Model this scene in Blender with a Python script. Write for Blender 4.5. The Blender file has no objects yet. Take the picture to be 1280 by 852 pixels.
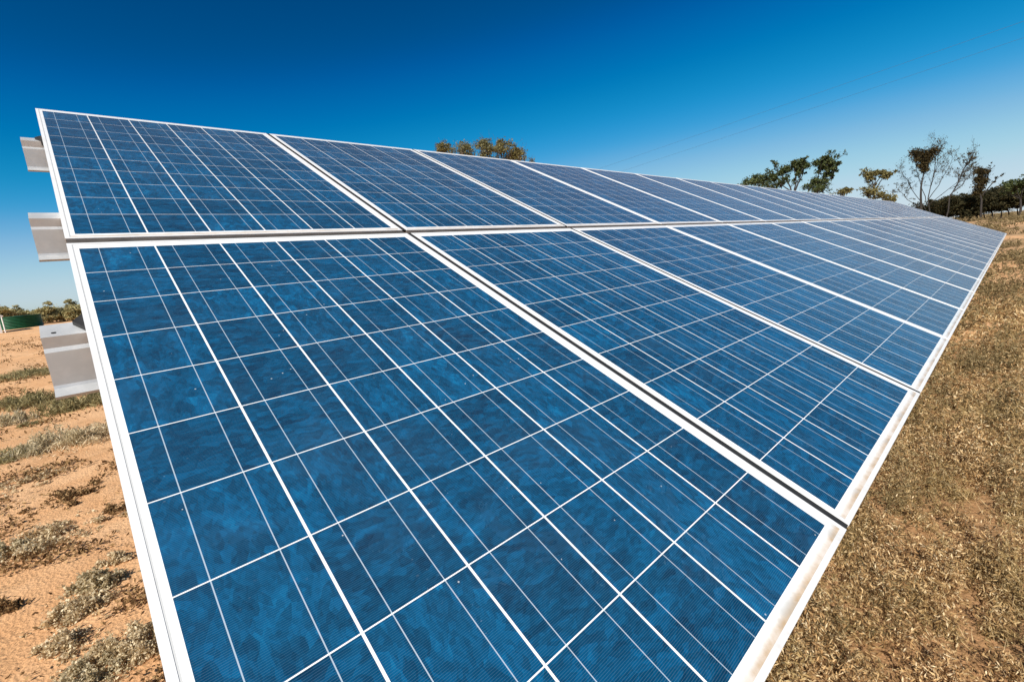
import bpy, math, random
import numpy as np
from mathutils import Vector, Matrix, noise
R = math.radians
rng = np.random.default_rng(11)
random.seed(5)
S = bpy.context.scene
COL = S.collection

# ------------------------------------------------------------------ measured layout
PW, PH, GX, GY = .992, 1.631, .0185, .0336        # panel size, joints between panels
PITCH = PW + GX
NCOL = 22
LIP = .0098                                       # width of the frame's lip over the glass
TILT = R(26.485)
UPTILT = .0179                                    # the upper row stands one degree steeper
ZB = 1.0                                          # height of the array's lower edge
CAM = np.array([.01112198, -.18927546, 1.55878617])
CR = np.array([[.728294, -.181614, .66076], [-.678159, -.052541, .733031], [-.098412, -.981963, -.161429]])  # right, down, forward
FPX = 572.6                                       # focal length in 1280-wide pixels
SUN_EL, SUN_AZ = R(40), R(249)                    # azimuth clockwise from +Y
SUND = np.array([math.sin(SUN_AZ)*math.cos(SUN_EL), math.cos(SUN_AZ)*math.cos(SUN_EL), math.sin(SUN_EL)])

def smooth(a, b, x):
    t = np.clip((x-a)/(b-a), 0, 1); return t*t*(3-2*t)
def height(x, y):                                 # gentle terrain
    x = np.asarray(x, float); y = np.asarray(y, float)
    r = np.hypot(x, y)
    h = 1.2*smooth(18, 95, x)+1.3*smooth(98, 190, x)
    h = h + (.035*np.sin(x*.9+y*.55)+.03*np.sin(x*.37-y*.81+1.3))*smooth(2, 9, r)
    h = h + .10*np.sin(x*.13+2)*np.sin(y*.11+.4)*smooth(10, 40, r)
    h = h + .012*np.sin(x*3.1+y*1.7)*np.sin(y*2.9-x*.8)
    return h
def ray(px, py):
    d = CR @ np.array([(px-640)/FPX, (py-426)/FPX, 1.0]); return d
def at(px, py, D):                                # the point D metres away (on plan) seen in that direction
    d = ray(px, py); return CAM + d*(D/math.hypot(d[0], d[1]))
def depth(p):
    return float(np.dot(np.asarray(p)-CAM, CR[:, 2]))
def gp(px, py):                                   # ground point seen in that direction
    d = ray(px, py); t = CAM[2]/max(-d[2], 1e-4)
    for _ in range(12):
        q = CAM+d*t; t = (CAM[2]-float(height(q[0], q[1])))/max(-d[2], 1e-4)
    q = CAM+d*t; return np.array([q[0], q[1], float(height(q[0], q[1]))])

# ------------------------------------------------------------------ object helpers
def tag(o, label=None, cat=None, group=None, kind=None):
    if label: o['label'] = label
    if cat: o['category'] = cat
    if group: o['group'] = group
    if kind: o['kind'] = kind
    return o
def empty(name, loc=(0, 0, 0), rot=(0, 0, 0)):
    o = bpy.data.objects.new(name, None); COL.objects.link(o)
    o.location = loc; o.rotation_euler = rot; o.empty_display_size = .1
    return o
class MB:
    def __init__(s): s.v = []; s.f = []; s.n = 0
    def add(s, v, f):
        s.v.append(np.asarray(v, float).reshape(-1, 3)); s.f += [tuple(int(i)+s.n for i in q) for q in f]; s.n += len(s.v[-1])
    def box(s, a, b):
        x0, y0, z0 = a; x1, y1, z1 = b
        s.add([(x0,y0,z0),(x1,y0,z0),(x1,y1,z0),(x0,y1,z0),(x0,y0,z1),(x1,y0,z1),(x1,y1,z1),(x0,y1,z1)],
              [(0,3,2,1),(4,5,6,7),(0,1,5,4),(1,2,6,5),(2,3,7,6),(3,0,4,7)])
    def tube(s, pts, rad, sides=6, cap=True):
        pts = [np.asarray(p, float) for p in pts]; n = len(pts)
        if np.isscalar(rad): rad = [rad]*n
        vs = []; ref = None
        for i, p in enumerate(pts):
            t = pts[min(i+1, n-1)]-pts[max(i-1, 0)]; t = t/(np.linalg.norm(t)+1e-9)
            if ref is None: ref = np.array([1., 0, 0]) if abs(t[0]) < .8 else np.array([0, 1., 0])
            a = np.cross(t, ref); a /= np.linalg.norm(a)+1e-9; b = np.cross(t, a); ref = -np.cross(t, a) if False else ref
            for k in range(sides):
                w = 2*math.pi*k/sides; vs.append(p+rad[i]*(math.cos(w)*a+math.sin(w)*b))
        fs = [(i*sides+k, i*sides+(k+1) % sides, (i+1)*sides+(k+1) % sides, (i+1)*sides+k) for i in range(n-1) for k in range(sides)]
        if cap: fs += [tuple(range(sides))[::-1], tuple((n-1)*sides+k for k in range(sides))]
        s.add(vs, fs)
    def prism(s, prof, x0, x1, close=True):       # profile (y, z) swept along x
        n = len(prof)
        s.add([(x0, a, b) for a, b in prof]+[(x1, a, b) for a, b in prof],
              [(k, (k+1) % n, n+(k+1) % n, n+k) for k in range(n)]+[tuple(range(n))[::-1], tuple(range(n, 2*n))])
    def build(s, name, mat, parent=None, smooth_=False):
        me = bpy.data.meshes.new(name)
        me.from_pydata(np.concatenate(s.v).tolist() if s.v else [], [], s.f); me.materials.append(mat); me.update()
        if smooth_: me.polygons.foreach_set('use_smooth', [True]*len(me.polygons))
        o = bpy.data.objects.new(name, me); COL.objects.link(o); o.parent = parent
        return o
def leaf_mesh(name, C, L, W, mat, parent=None, up=0.0, dirs=None, tri=False):
    """one small blade or leaf per centre, turned at random"""
    n = len(C); C = np.asarray(C, float)
    a = rng.normal(size=(n, 3)) if dirs is None else dirs + rng.normal(size=(n, 3))*.35
    a[:, 2] += up
    a /= np.linalg.norm(a, axis=1)[:, None]+1e-9
    b = np.cross(a, rng.normal(size=(n, 3))); b /= np.linalg.norm(b, axis=1)[:, None]+1e-9
    L = np.broadcast_to(L, n)[:, None]*.5; W = np.broadcast_to(W, n)[:, None]*.5
    V = np.stack([C-a*L, C+b*W-a*L*.1, C+a*L, C-b*W-a*L*.1], 1).reshape(-1, 3)
    me = bpy.data.meshes.new(name)
    me.vertices.add(4*n); me.vertices.foreach_set('co', V.ravel().astype(np.float32))
    me.loops.add(4*n); me.loops.foreach_set('vertex_index', np.arange(4*n, dtype=np.int32))
    me.polygons.add(n); me.polygons.foreach_set('loop_start', np.arange(0, 4*n, 4, dtype=np.int32))
    me.polygons.foreach_set('loop_total', np.full(n, 4, dtype=np.int32))
    me.materials.append(mat); me.update(calc_edges=True)
    o = bpy.data.objects.new(name, me); COL.objects.link(o); o.parent = parent
    return o

# ------------------------------------------------------------------ node helpers
class NT:
    def __init__(s, name):
        s.mat = bpy.data.materials.new(name); s.mat.use_nodes = True
        s.t = s.mat.node_tree; s.N = s.t.nodes; s.L = s.t.links
        s.N.clear()
        s.out = s.N.new('ShaderNodeOutputMaterial'); s.b = s.N.new('ShaderNodeBsdfPrincipled')
        s.L.new(s.b.outputs[0], s.out.inputs[0])
    def put(s, sock, v):
        if isinstance(v, bpy.types.NodeSocket): s.L.new(v, sock)
        elif isinstance(v, tuple) and len(v) == 3 and sock.type == 'RGBA': sock.default_value = (*v, 1)
        else: sock.default_value = v
    def n(s, typ, **kw):
        q = s.N.new(typ)
        for k, v in kw.items(): setattr(q, k, v)
        return q
    def m(s, op, *a, clamp=False):
        q = s.N.new('ShaderNodeMath'); q.operation = op; q.use_clamp = clamp
        for i, v in enumerate(a): s.put(q.inputs[i], v)
        return q.outputs[0]
    def mix(s, f, a, b, mode='MIX'):
        q = s.N.new('ShaderNodeMix'); q.data_type = 'RGBA'; q.blend_type = mode
        s.put(q.inputs[0], f); s.put(q.inputs[6], a); s.put(q.inputs[7], b)
        return q.outputs[2]
    def obj(s): return s.n('ShaderNodeTexCoord').outputs['Object']
    def pos(s): return s.n('ShaderNodeNewGeometry').outputs['Position']
    def noise(s, vec, scale, detail=4, rough=.55, dist=0, out=0, dim='3D', w=None):
        q = s.n('ShaderNodeTexNoise'); q.noise_dimensions = dim
        s.put(q.inputs['Vector'], vec); q.inputs['Scale'].default_value = scale; q.inputs['Detail'].default_value = detail
        q.inputs['Roughness'].default_value = rough; q.inputs['Distortion'].default_value = dist
        if w is not None: s.put(q.inputs['W'], w)
        return q.outputs[out]
    def vor(s, vec, scale, feature='F1', out='Distance', rand=1):
        q = s.n('ShaderNodeTexVoronoi', feature=feature); s.put(q.inputs['Vector'], vec)
        q.inputs['Scale'].default_value = scale; q.inputs['Randomness'].default_value = rand
        return q.outputs[out]
    def ramp(s, f, stops):
        q = s.n('ShaderNodeValToRGB'); s.put(q.inputs[0], f); e = q.color_ramp.elements
        while len(e) < len(stops): e.new(.5)
        for i, (p, c) in enumerate(stops): e[i].position = p; e[i].color = (*c, 1) if len(c) == 3 else c
        return q.outputs[0]
    def band(s, f, lo, hi):                       # smooth 0..1
        q = s.n('ShaderNodeMapRange', interpolation_type='SMOOTHSTEP'); s.put(q.inputs[0], f)
        q.inputs[1].default_value = lo; q.inputs[2].default_value = hi
        return q.outputs[0]
    def bump(s, h, strength, dist):
        q = s.n('ShaderNodeBump'); s.put(q.inputs['Height'], h); q.inputs['Strength'].default_value = strength
        q.inputs['Distance'].default_value = dist; s.L.new(q.outputs[0], s.b.inputs['Normal'])
    def set(s, **kw):
        for k, v in kw.items(): s.put(s.b.inputs[k.replace('_', ' ')], v)
        return s.mat

def leaf_mat(name, stops, rough=.8, spec=.2, big=None, thin=.3):
    t = NT(name)
    r = t.n('ShaderNodeNewGeometry').outputs['Random Per Island']
    c = t.ramp(r, stops)
    if big:                                       # slow drift of colour across the plant
        f = t.band(t.noise(t.pos(), big[0], 3), .38, .62)
        c = t.mix(t.m('MULTIPLY', f, big[2]), c, big[1], 'MIX')
    t.set(Base_Color=c, Roughness=rough, Specular_IOR_Level=spec)
    tr = t.n('ShaderNodeBsdfTranslucent'); t.put(tr.inputs[0], c)
    mx = t.n('ShaderNodeMixShader'); mx.inputs[0].default_value = thin
    t.L.new(t.b.outputs[0], mx.inputs[1]); t.L.new(tr.outputs[0], mx.inputs[2]); t.L.new(mx.outputs[0], t.out.inputs[0])
    return t.mat

# ------------------------------------------------------------------ materials
def mat_frame():
    t = NT('anodised_frame'); p = t.obj()
    n1 = t.noise(p, 9, 5); n2 = t.noise(p, 140, 3)
    c = t.mix(t.band(n1, .45, .75), (.80, .79, .77), (.70, .68, .65))
    # dust gathered along the lower lip (worn brown film with its own ragged outline)
    q = t.n('ShaderNodeSeparateXYZ'); t.put(q.inputs[0], p)
    low = t.m('SUBTRACT', 1, t.band(t.m('ADD', q.outputs[1], t.m('MULTIPLY', t.m('SUBTRACT', n1, .5), .018)), .004, .02))
    c = t.mix(t.m('MULTIPLY', low, t.m('MULTIPLY', t.band(n2, .35, .8), .25)), c, (.55, .42, .30))
    spot = t.m('MULTIPLY', t.m('LESS_THAN', t.vor(p, 16), .06), t.m('GREATER_THAN', t.noise(p, 3, 2), .56))
    c = t.mix(t.m('MULTIPLY', spot, .5), c, (.25, .17, .1))
    return t.set(Base_Color=c, Roughness=t.m('ADD', .34, t.m('MULTIPLY', n1, .2)), Metallic=.15)
def mat_cells():
    t = NT('polycrystalline_laminate'); p = t.obj()
    q = t.n('ShaderNodeSeparateXYZ'); t.put(q.inputs[0], p); x, y = q.outputs[0], q.outputs[1]
    oi = t.n('ShaderNodeObjectInfo').outputs['Random']
    CU, CV, X0, Y0 = .1571, .15625, .0195, .0304
    cx = t.m('DIVIDE', t.m('SUBTRACT', x, X0), CU); cy = t.m('DIVIDE', t.m('SUBTRACT', y, Y0), CV)
    fx = t.m('FRACT', cx); fy = t.m('FRACT', cy); ix = t.m('FLOOR', cx); iy = t.m('FLOOR', cy)
    inside = t.m('MULTIPLY', t.m('MULTIPLY', t.m('GREATER_THAN', cx, 0), t.m('LESS_THAN', cx, 6)),
                 t.m('MULTIPLY', t.m('GREATER_THAN', cy, 0), t.m('LESS_THAN', cy, 10)))
    dx = t.m('MULTIPLY', t.m('MINIMUM', fx, t.m('SUBTRACT', 1, fx)), CU)
    dy = t.m('MULTIPLY', t.m('MINIMUM', fy, t.m('SUBTRACT', 1, fy)), CV)
    # outer cell edges carry no half gap
    gap = t.m('MAXIMUM', t.m('LESS_THAN', dx, .0019), t.m('LESS_THAN', dy, .00095))
    white = t.m('MAXIMUM', gap, t.m('SUBTRACT', 1, inside))
    bus = t.m('LESS_THAN', t.m('ABSOLUTE', t.m('SUBTRACT', t.m('FRACT', t.m('MULTIPLY', cx, 2)), .5)), .00075*2/CU)
    fin = t.m('LESS_THAN', t.m('FRACT', t.m('DIVIDE', y, .0028)), .15)
    # cell by cell variation
    cv = t.n('ShaderNodeCombineXYZ'); t.put(cv.inputs[0], ix); t.put(cv.inputs[1], iy); t.put(cv.inputs[2], t.m('MULTIPLY', oi, 97))
    wn = t.n('ShaderNodeTexWhiteNoise', noise_dimensions='3D'); t.put(wn.inputs[0], cv.outputs[0])
    off = t.n('ShaderNodeVectorMath', operation='MULTIPLY_ADD'); t.put(off.inputs[0], wn.outputs['Color']); off.inputs[1].default_value = (9, 9, 9); t.put(off.inputs[2], p)
    pv = off.outputs[0]
    st = t.n('ShaderNodeVectorMath', operation='MULTIPLY'); t.put(st.inputs[0], pv); st.inputs[1].default_value = (1.1, 2.0, 1)
    st2 = t.n('ShaderNodeVectorMath', operation='MULTIPLY'); t.put(st2.inputs[0], pv); st2.inputs[1].default_value = (2.0, 1.1, 1)
    sx = t.n('ShaderNodeMix', data_type='VECTOR'); t.put(sx.inputs[0], t.m('GREATER_THAN', wn.outputs['Value'], .55)); t.put(sx.inputs[4], st.outputs[0]); t.put(sx.inputs[5], st2.outputs[0])
    sv = sx.outputs[1]
    flow = t.noise(sv, 13, 6, .66, .9)
    wob = t.n('ShaderNodeVectorMath', operation='MULTIPLY_ADD'); t.put(wob.inputs[0], t.noise(pv, 14, 3, out=1)); wob.inputs[1].default_value = (.035, .03, .0); t.put(wob.inputs[2], sv)
    gr = t.vor(wob.outputs[0], 36, out='Color'); gr2 = t.vor(wob.outputs[0], 90, out='Color')
    sep = t.n('ShaderNodeSeparateColor'); t.put(sep.inputs[0], gr); sep2 = t.n('ShaderNodeSeparateColor'); t.put(sep2.inputs[0], gr2)
    v = t.m('ADD', t.m('ADD', t.m('MULTIPLY', flow, .76), t.m('MULTIPLY', sep.outputs[0], .27)), t.m('MULTIPLY', sep2.outputs[0], .20))
    v = t.m('ADD', v, t.m('MULTIPLY', wn.outputs['Value'], .20))
    cell = t.ramp(t.m('MULTIPLY_ADD', v, .76, -.115), [(0.12, CELL[0]), (.38, CELL[1]), (.58, CELL[2]), (.80, CELL[3])])
    c = t.mix(t.m('MULTIPLY', fin, .16), cell, (.30, .38, .46))
    c = t.mix(t.m('MULTIPLY', bus, .8), c, (.42, .50, .57))
    # backsheet, dusty towards the lower edge where run-off leaves a brown tide line
    n1 = t.noise(p, 12, 5, .6); n2 = t.noise(p, 55, 4)
    back = t.mix(t.band(n2, .4, .7), (.80, .80, .79), (.72, .72, .70))
    c = t.mix(white, c, back)
    ylow = t.m('ADD', y, t.m('MULTIPLY', t.m('SUBTRACT', n1, .5), .007))
    tide = t.m('MULTIPLY', t.m('SUBTRACT', 1, t.band(ylow, .0120, .0255)), t.m('MULTIPLY_ADD', t.band(n1, .36, .62), .5, .5))
    c = t.mix(t.m('MULTIPLY', tide, t.m('MULTIPLY_ADD', n2, .6, .6)), c, (.42, .25, .095))
    grey = t.m('MULTIPLY', t.m('SUBTRACT', 1, t.band(ylow, .02, .034)), t.band(n1, .5, .62))
    c = t.mix(t.m('MULTIPLY', grey, .5), c, (.40, .39, .36))
    bx = t.m('MINIMUM', x, t.m('SUBTRACT', PW, x)); by = t.m('SUBTRACT', PH, y)
    lip_seam = t.m('LESS_THAN', t.m('MINIMUM', bx, by), LIP+.0026)
    c = t.mix(t.m('MULTIPLY', lip_seam, .75), c, (.46, .455, .44))  # grey strip on the laminate along the frame lip, sides and top
    # thin film of dust and a few droppings
    film = t.band(t.noise(p, 5, 6, .65, .6), .42, .75)
    fdrop = t.m('MULTIPLY_ADD', film, .014, .002)
    c = t.mix(fdrop, c, (.50, .47, .43))
    sp = t.m('MULTIPLY', t.m('LESS_THAN', t.vor(pv, 38), .055), t.m('GREATER_THAN', t.noise(pv, 9, 2), .60))
    c = t.mix(t.m('MULTIPLY', sp, .6), c, (.62, .62, .6))
    scr = t.m('MULTIPLY', t.m('GREATER_THAN', t.noise(st.outputs[0], 160, 2), .72), t.band(n1, .52, .66))
    c = t.mix(t.m('MULTIPLY', scr, .22), c, (.5, .52, .55))
    rough = t.m('MULTIPLY_ADD', film, .08, .24)
    return t.set(Base_Color=c, Roughness=rough, IOR=1.35, Sheen_Weight=.72, Sheen_Roughness=.20, Sheen_Tint=(1., .93, .89))
CELL = [(.0004, .019, .050), (.0006, .047, .108), (.0008, .078, .182), (.0018, .150, .315)]
def mat_galv():
    t = NT('galvanised_steel'); p = t.obj()
    n = t.noise(p, 30, 4); n2 = t.noise(p, 4, 4)
    c = t.mix(t.band(n, .4, .65), (.475, .485, .49), (.53, .535, .54)); c = t.mix(t.m('MULTIPLY', t.band(n2, .5, .75), .5), c, (.50, .475, .44))
    return t.set(Base_Color=c, Roughness=t.m('MULTIPLY_ADD', n, .15, .34), Metallic=.3)
def plain(name, col, rough=.6, var=.25, scale=20, metal=0):
    t = NT(name); n = t.noise(t.obj(), scale, 5)
    c = t.mix(t.band(n, .3, .7), tuple(v*(1-var) for v in col), tuple(min(1, v*(1+var)) for v in col))
    return t.set(Base_Color=c, Roughness=rough, Metallic=metal)
def mat_ground():
    t = NT('red_sand'); p = t.pos()
    big = t.noise(p, .35, 6, .6, .4); mid = t.noise(p, 2.3, 6, .62, .3); fine = t.noise(p, 38, 5, .7); peb = t.vor(p, 60)
    c = t.mix(t.band(mid, .32, .68), (.56, .30, .14), (.66, .385, .198))
    c = t.mix(t.m('MULTIPLY', t.band(big, .48, .66), .55), c, (.71, .445, .25))
    c = t.mix(t.m('MULTIPLY', t.band(fine, .5, .72), .30), c, (.37, .185, .085))
    # leaf litter trodden into the soil
    lit = t.m('MULTIPLY', t.band(t.noise(p, 1.1, 6, .7, .8), .53, .68), t.band(t.noise(p, 24, 4, .75, 1.0), .42, .6))
    c = t.mix(t.m('MULTIPLY', lit, .75), c, (.23, .15, .075))
    # right in front of the array the soil is covered by dry litter
    q = t.n('ShaderNodeSeparateXYZ'); t.put(q.inputs[0], p)
    xx = t.m('ADD', q.outputs[0], t.m('MULTIPLY', t.m('SUBTRACT', big, .5), 3))
    yy = t.m('ADD', q.outputs[1], t.m('MULTIPLY', t.m('SUBTRACT', mid, .5), 1.5))
    near = t.m('MULTIPLY', t.m('SUBTRACT', 1, t.band(xx, 5.5, 9.5)), t.m('MULTIPLY', t.m('SUBTRACT', 1, t.band(yy, 1.2, 2.0)), t.band(xx, -.6, .4)))
    c = t.mix(t.m('MULTIPLY', near, t.m('MULTIPLY_ADD', t.band(fine, .35, .6), .4, .5)), c, (.25, .145, .068))
    # paddock grass far away
    far = t.m('MULTIPLY', t.band(q.outputs[0], 14, 40), t.band(t.noise(p, .16, 5, .6, .6), .34, .56))
    c = t.mix(t.m('MULTIPLY', far, .82), c, (.29, .19, .10))
    c = t.mix(t.m('MULTIPLY', t.band(q.outputs[0], 75, 100), .8), c, (.24, .16, .085))
    h = t.m('ADD', t.m('MULTIPLY', mid, .5), t.m('ADD', t.m('MULTIPLY', fine, .22), t.m('MULTIPLY', peb, .10)))
    t.bump(h, .8, .06)
    return t.set(Base_Color=c, Roughness=.95, Specular_IOR_Level=.1)

M = {}
M['frame'] = mat_frame(); M['cells'] = mat_cells(); M['galv'] = mat_galv(); M['ground'] = mat_ground()
M['black'] = plain('black_rubber', (.017, .0165, .016), .7, .3)
M['clip'] = plain('black_clip', (.006, .0055, .005), .6, .2)
M['gap_shade'] = plain('row_gap_shade_tone', (.05, .042, .036), .85, .3)  # shade of the gap between the rows, put into a strip's colour
M['green'] = plain('green_corrugated_steel', (.006, .085, .034), .45, .2, 3, .1)
M['white'] = plain('white_painted_sheet', (.78, .77, .74), .5, .06, 6)
M['wire'] = plain('weathered_cable', (.05, .055, .06), .6, .1)
M['bark'] = plain('grey_brown_bark', (.10, .075, .055), .9, .4, 8)
M['darkbark'] = plain('dark_bark', (.028, .022, .018), .9, .4, 8)
M['stem'] = plain('dry_twig', (.16, .11, .065), .9, .35, 60)
M['straw'] = leaf_mat('dry_straw_leaf', [(0, (.075, .036, .014)), (.25, (.26, .137, .056)), (.6, (.53, .33, .148)), (.85, (.74, .53, .28)), (1, (.87, .70, .45))], .85, .15, (2.6, (.24, .185, .075), .6), .25)
M['stalk'] = leaf_mat('pale_grass_stalk', [(0, (.30, .19, .08)), (.5, (.55, .39, .19)), (1, (.78, .62, .36))], .8, .2)
M['litter'] = leaf_mat('dry_leaf_litter', [(0, (.08, .045, .02)), (.5, (.24, .14, .06)), (1, (.50, .33, .16))], .9, .1)
M['salt'] = leaf_mat('grey_green_saltbush_leaf', [(0, (.27, .21, .11)), (.5, (.60, .49, .30)), (1, (.82, .71, .50))], .85, .15, None, .42)
M['olive'] = leaf_mat('olive_grass_blade', [(0, (.14, .115, .045)), (.5, (.29, .24, .11)), (1, (.48, .40, .21))], .85, .15)
M['dry'] = leaf_mat('pale_dry_saltbush_leaf', [(0, (.32, .23, .12)), (.5, (.68, .53, .32)), (1, (.86, .74, .52))], .85, .15, None, .42)
M['dark'] = leaf_mat('dark_evergreen_leaf', [(0, (.014, .015, .006)), (.5, (.034, .031, .012)), (1, (.075, .058, .022))], .75, .2)
M['gum'] = leaf_mat('green_gum_leaf', [(0, (.020, .034, .012)), (.5, (.050, .070, .022)), (1, (.12, .13, .04))], .6, .3)
M['gumgrey'] = leaf_mat('grey_green_gum_leaf', [(0, (.06, .058, .024)), (.5, (.14, .13, .052)), (1, (.26, .235, .10))], .6, .3)
M['orange'] = leaf_mat('rusty_gum_leaf', [(0, (.065, .057, .023)), (.5, (.155, .132, .048)), (1, (.28, .24, .095))], .7, .2)
M['brown'] = leaf_mat('brown_mistletoe_leaf', [(0, (.015, .012, .006)), (.5, (.042, .032, .013)), (1, (.11, .078, .030))], .8, .2)
M['patch'] = leaf_mat('olive_field_scrub_leaf', [(0, (.08, .058, .025)), (.5, (.20, .145, .065)), (1, (.40, .30, .16))], .85, .15)
M['twig'] = leaf_mat('dull_twig_leaf', [(0, (.035, .030, .018)), (.5, (.075, .065, .036)), (1, (.15, .12, .06))])
M['scrub'] = leaf_mat('olive_brown_scrub_leaf', [(0, (.17, .15, .062)), (.5, (.36, .315, .14)), (1, (.54, .46, .23))], .8, .2)

# ------------------------------------------------------------------ world, sun, camera
w = bpy.data.worlds.new('World'); S.world = w; w.use_nodes = True
nt = w.node_tree; bg = nt.nodes['Background']
sky = nt.nodes.new('ShaderNodeTexSky'); sky.sky_type = 'NISHITA'; sky.sun_disc = False
sky.sun_elevation = SUN_EL; sky.sun_rotation = SUN_AZ
sky.altitude = 200; sky.air_density = .6; sky.dust_density = .5; sky.ozone_density = 4.0
EXPO = .6
def scale(src, f):
    q = nt.nodes.new('ShaderNodeVectorMath'); q.operation = 'SCALE'; nt.links.new(src, q.inputs[0]); q.inputs['Scale'].default_value = f
    return q.outputs[0]
cu = nt.nodes.new('ShaderNodeRGBCurve')           # the polarised, contrasty grade of the clear sky
k = 2**-EXPO
for ch, pts in enumerate([[(0, 0), (.10, .001), (.13, .02), (.17, .13), (.20, .23), (.28, .40), (.35, .50), (.6, .66), (1, .8)],
                          [(0, 0), (.124, .08), (.157, .142), (.206, .245), (.267, .35), (.34, .48), (.45, .63), (.56, .68), (1, .8)],
                          [(0, 0), (.246, .24), (.312, .40), (.39, .52), (.52, .69), (.65, .75), (.81, .79), (1, .82)]]):
    c = cu.mapping.curves[ch]
    while len(c.points) < len(pts): c.points.new(.5, .5)
    for q, (x, y) in zip(c.points, pts): q.location = (x, y*k)
cu.mapping.update()
nt.links.new(scale(sky.outputs[0], .1), cu.inputs['Color'])
nt.links.new(scale(cu.outputs[0], 10), bg.inputs[0])
bg.inputs[1].default_value = .1
sl = bpy.data.lights.new('sun', 'SUN'); sl.energy = 4.6; sl.angle = R(.53); sl.color = (1, .955, .88)
so = bpy.data.objects.new('sun', sl); COL.objects.link(so)
so.rotation_euler = Vector((-SUND).tolist()).to_track_quat('-Z', 'Y').to_euler()
so.location = (-20, -10, 30)
cd = bpy.data.cameras.new('camera'); cam = bpy.data.objects.new('camera', cd); COL.objects.link(cam); S.camera = cam
cd.sensor_fit = 'HORIZONTAL'; cd.sensor_width = 36; cd.lens = FPX/1280*36; cd.clip_start = .02; cd.clip_end = 6000
mw = np.eye(4); mw[:3, 0] = CR[:, 0]; mw[:3, 1] = -CR[:, 1]; mw[:3, 2] = -CR[:, 2]; mw[:3, 3] = CAM
cam.matrix_world = Matrix(mw.tolist())
S.view_settings.view_transform = 'Standard'; S.view_settings.look = 'None'; S.view_settings.gamma = 1
S.view_settings.exposure = EXPO; S.view_settings.use_curve_mapping = False

# ------------------------------------------------------------------ ground
def ground():
    g = np.sinh(np.linspace(-1, 1, 421)*6.6)/np.sinh(6.6)*2600
    X, Y = np.meshgrid(g, g); Z = height(X, Y)
    nz = (rng.random(X.shape)-.5)*.012*np.exp(-np.hypot(X, Y)/20)
    n = len(g); V = np.stack([X, Y, Z+nz], -1).reshape(-1, 3)
    i = np.arange(n*n).reshape(n, n); F = np.stack([i[:-1, :-1], i[:-1, 1:], i[1:, 1:], i[1:, :-1]], -1).reshape(-1, 4)
    b = MB(); b.v = [V]; b.f = F.tolist(); b.n = len(V)
    tag(b.build('ground', M['ground'], None, True), kind='structure')
ground()

# ------------------------------------------------------------------ solar panels
def frame_mb():
    b = MB()
    prof = [(0, 0), (LIP, 0), (LIP, -.0008), (.0022, -.0008), (.0022, -.033), (.022, -.033), (.022, -.035), (0, -.035)]  # inward, z
    n = len(prof)
    def bar(P0, P1, inw):
        P0, P1, inw = (np.array(q, float) for q in (P0, P1, inw)); ax = (P1-P0)/np.linalg.norm(P1-P0)
        vs = [[*(P0+inw*d+ax*d), z] for d, z in prof]+[[*(P1+inw*d-ax*d), z] for d, z in prof]
        b.add(vs, [(k, (k+1) % n, n+(k+1) % n, n+k) for k in range(n)])
    bar((0, 0), (PW, 0), (0, 1)); bar((PW, 0), (PW, PH), (-1, 0)); bar((PW, PH), (0, PH), (0, -1)); bar((0, PH), (0, 0), (1, 0))
    return b
def laminate_mb():
    b = MB(); e = .0025; b.box((e, e, -.0070), (PW-e, PH-e, -.0005)); return b
def gasket_mb(top):
    b = MB(); b.box((PW+.0004, .001, top-.008), (PITCH-.0004, PH-.001, top)); return b
def row_gap_shade_mb():
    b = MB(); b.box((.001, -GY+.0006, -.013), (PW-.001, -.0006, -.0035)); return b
ORD = ['first', 'second', 'third', 'fourth', 'fifth', 'sixth', 'seventh', 'eighth', 'ninth', 'tenth', 'eleventh', 'twelfth', 'thirteenth', 'fourteenth',
       'fifteenth', 'sixteenth', 'seventeenth', 'eighteenth', 'nineteenth', 'twentieth', 'twenty-first', 'twenty-second']
protos = {}
sU = PH+GY/2
piv = np.array([0, sU*math.cos(TILT), sU*math.sin(TILT)+ZB])
def panel(row, i):
    rx = TILT if row == 0 else TILT+UPTILT
    if row == 0: loc = np.array([i*PITCH, 0, ZB])
    else: loc = piv+np.array([i*PITCH, GY/2*math.cos(rx), GY/2*math.sin(rx)])
    if i >= 4: rx += float(rng.normal()*.0003); loc[2] += float(rng.normal()*.0008)
    r = empty('solar_panel', loc, (rx, 0, 0))
    rn = 'lower' if row == 0 else 'upper'
    if i == 0: lab = ('large nearest blue solar panel filling the foreground, lower row' if row == 0 else 'nearest blue solar panel of the upper row, at its left end against the sky')
    elif i == NCOL-1: lab = f'farthest blue solar panel at the far right end of the {rn} row'
    else: lab = f'blue solar panel in the {rn} row, {ORD[i]} from the near left end'
    tag(r, lab, 'solar panel', 'solar panels in the two row array')
    if not protos:
        protos['frame'] = frame_mb().build('frame', M['frame'], r)
        protos['laminate'] = laminate_mb().build('glass_laminate', M['cells'], r)
        protos['gasket'] = gasket_mb(-.0006).build('gasket', M['black'], r)
        protos['deep'] = gasket_mb(-.0035)
    else:
        for k in ('frame', 'laminate', 'gasket'):
            if k == 'gasket' and i == NCOL-1: continue
            if k == 'gasket' and i == 2 and row == 0:
                protos['gasket'] = protos['deep'].build('gasket', M['black'], r); near_gasket = protos['gasket']; continue
            if k == 'gasket' and row == 1 and i < 2: src = first_gasket
            else: src = protos[k]
            c = src.copy(); COL.objects.link(c); c.parent = r
    if not row and not i: globals()['first_gasket'] = protos['gasket']
    if row == 1:                                  # added dark strip standing in for the shade between the two rows
        if 'row' not in protos: protos['row'] = row_gap_shade_mb().build('row_gap_shade', M['gap_shade'], r)
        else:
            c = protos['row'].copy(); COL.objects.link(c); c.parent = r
for row in (0, 1):
    for i in range(NCOL): panel(row, i)

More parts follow.
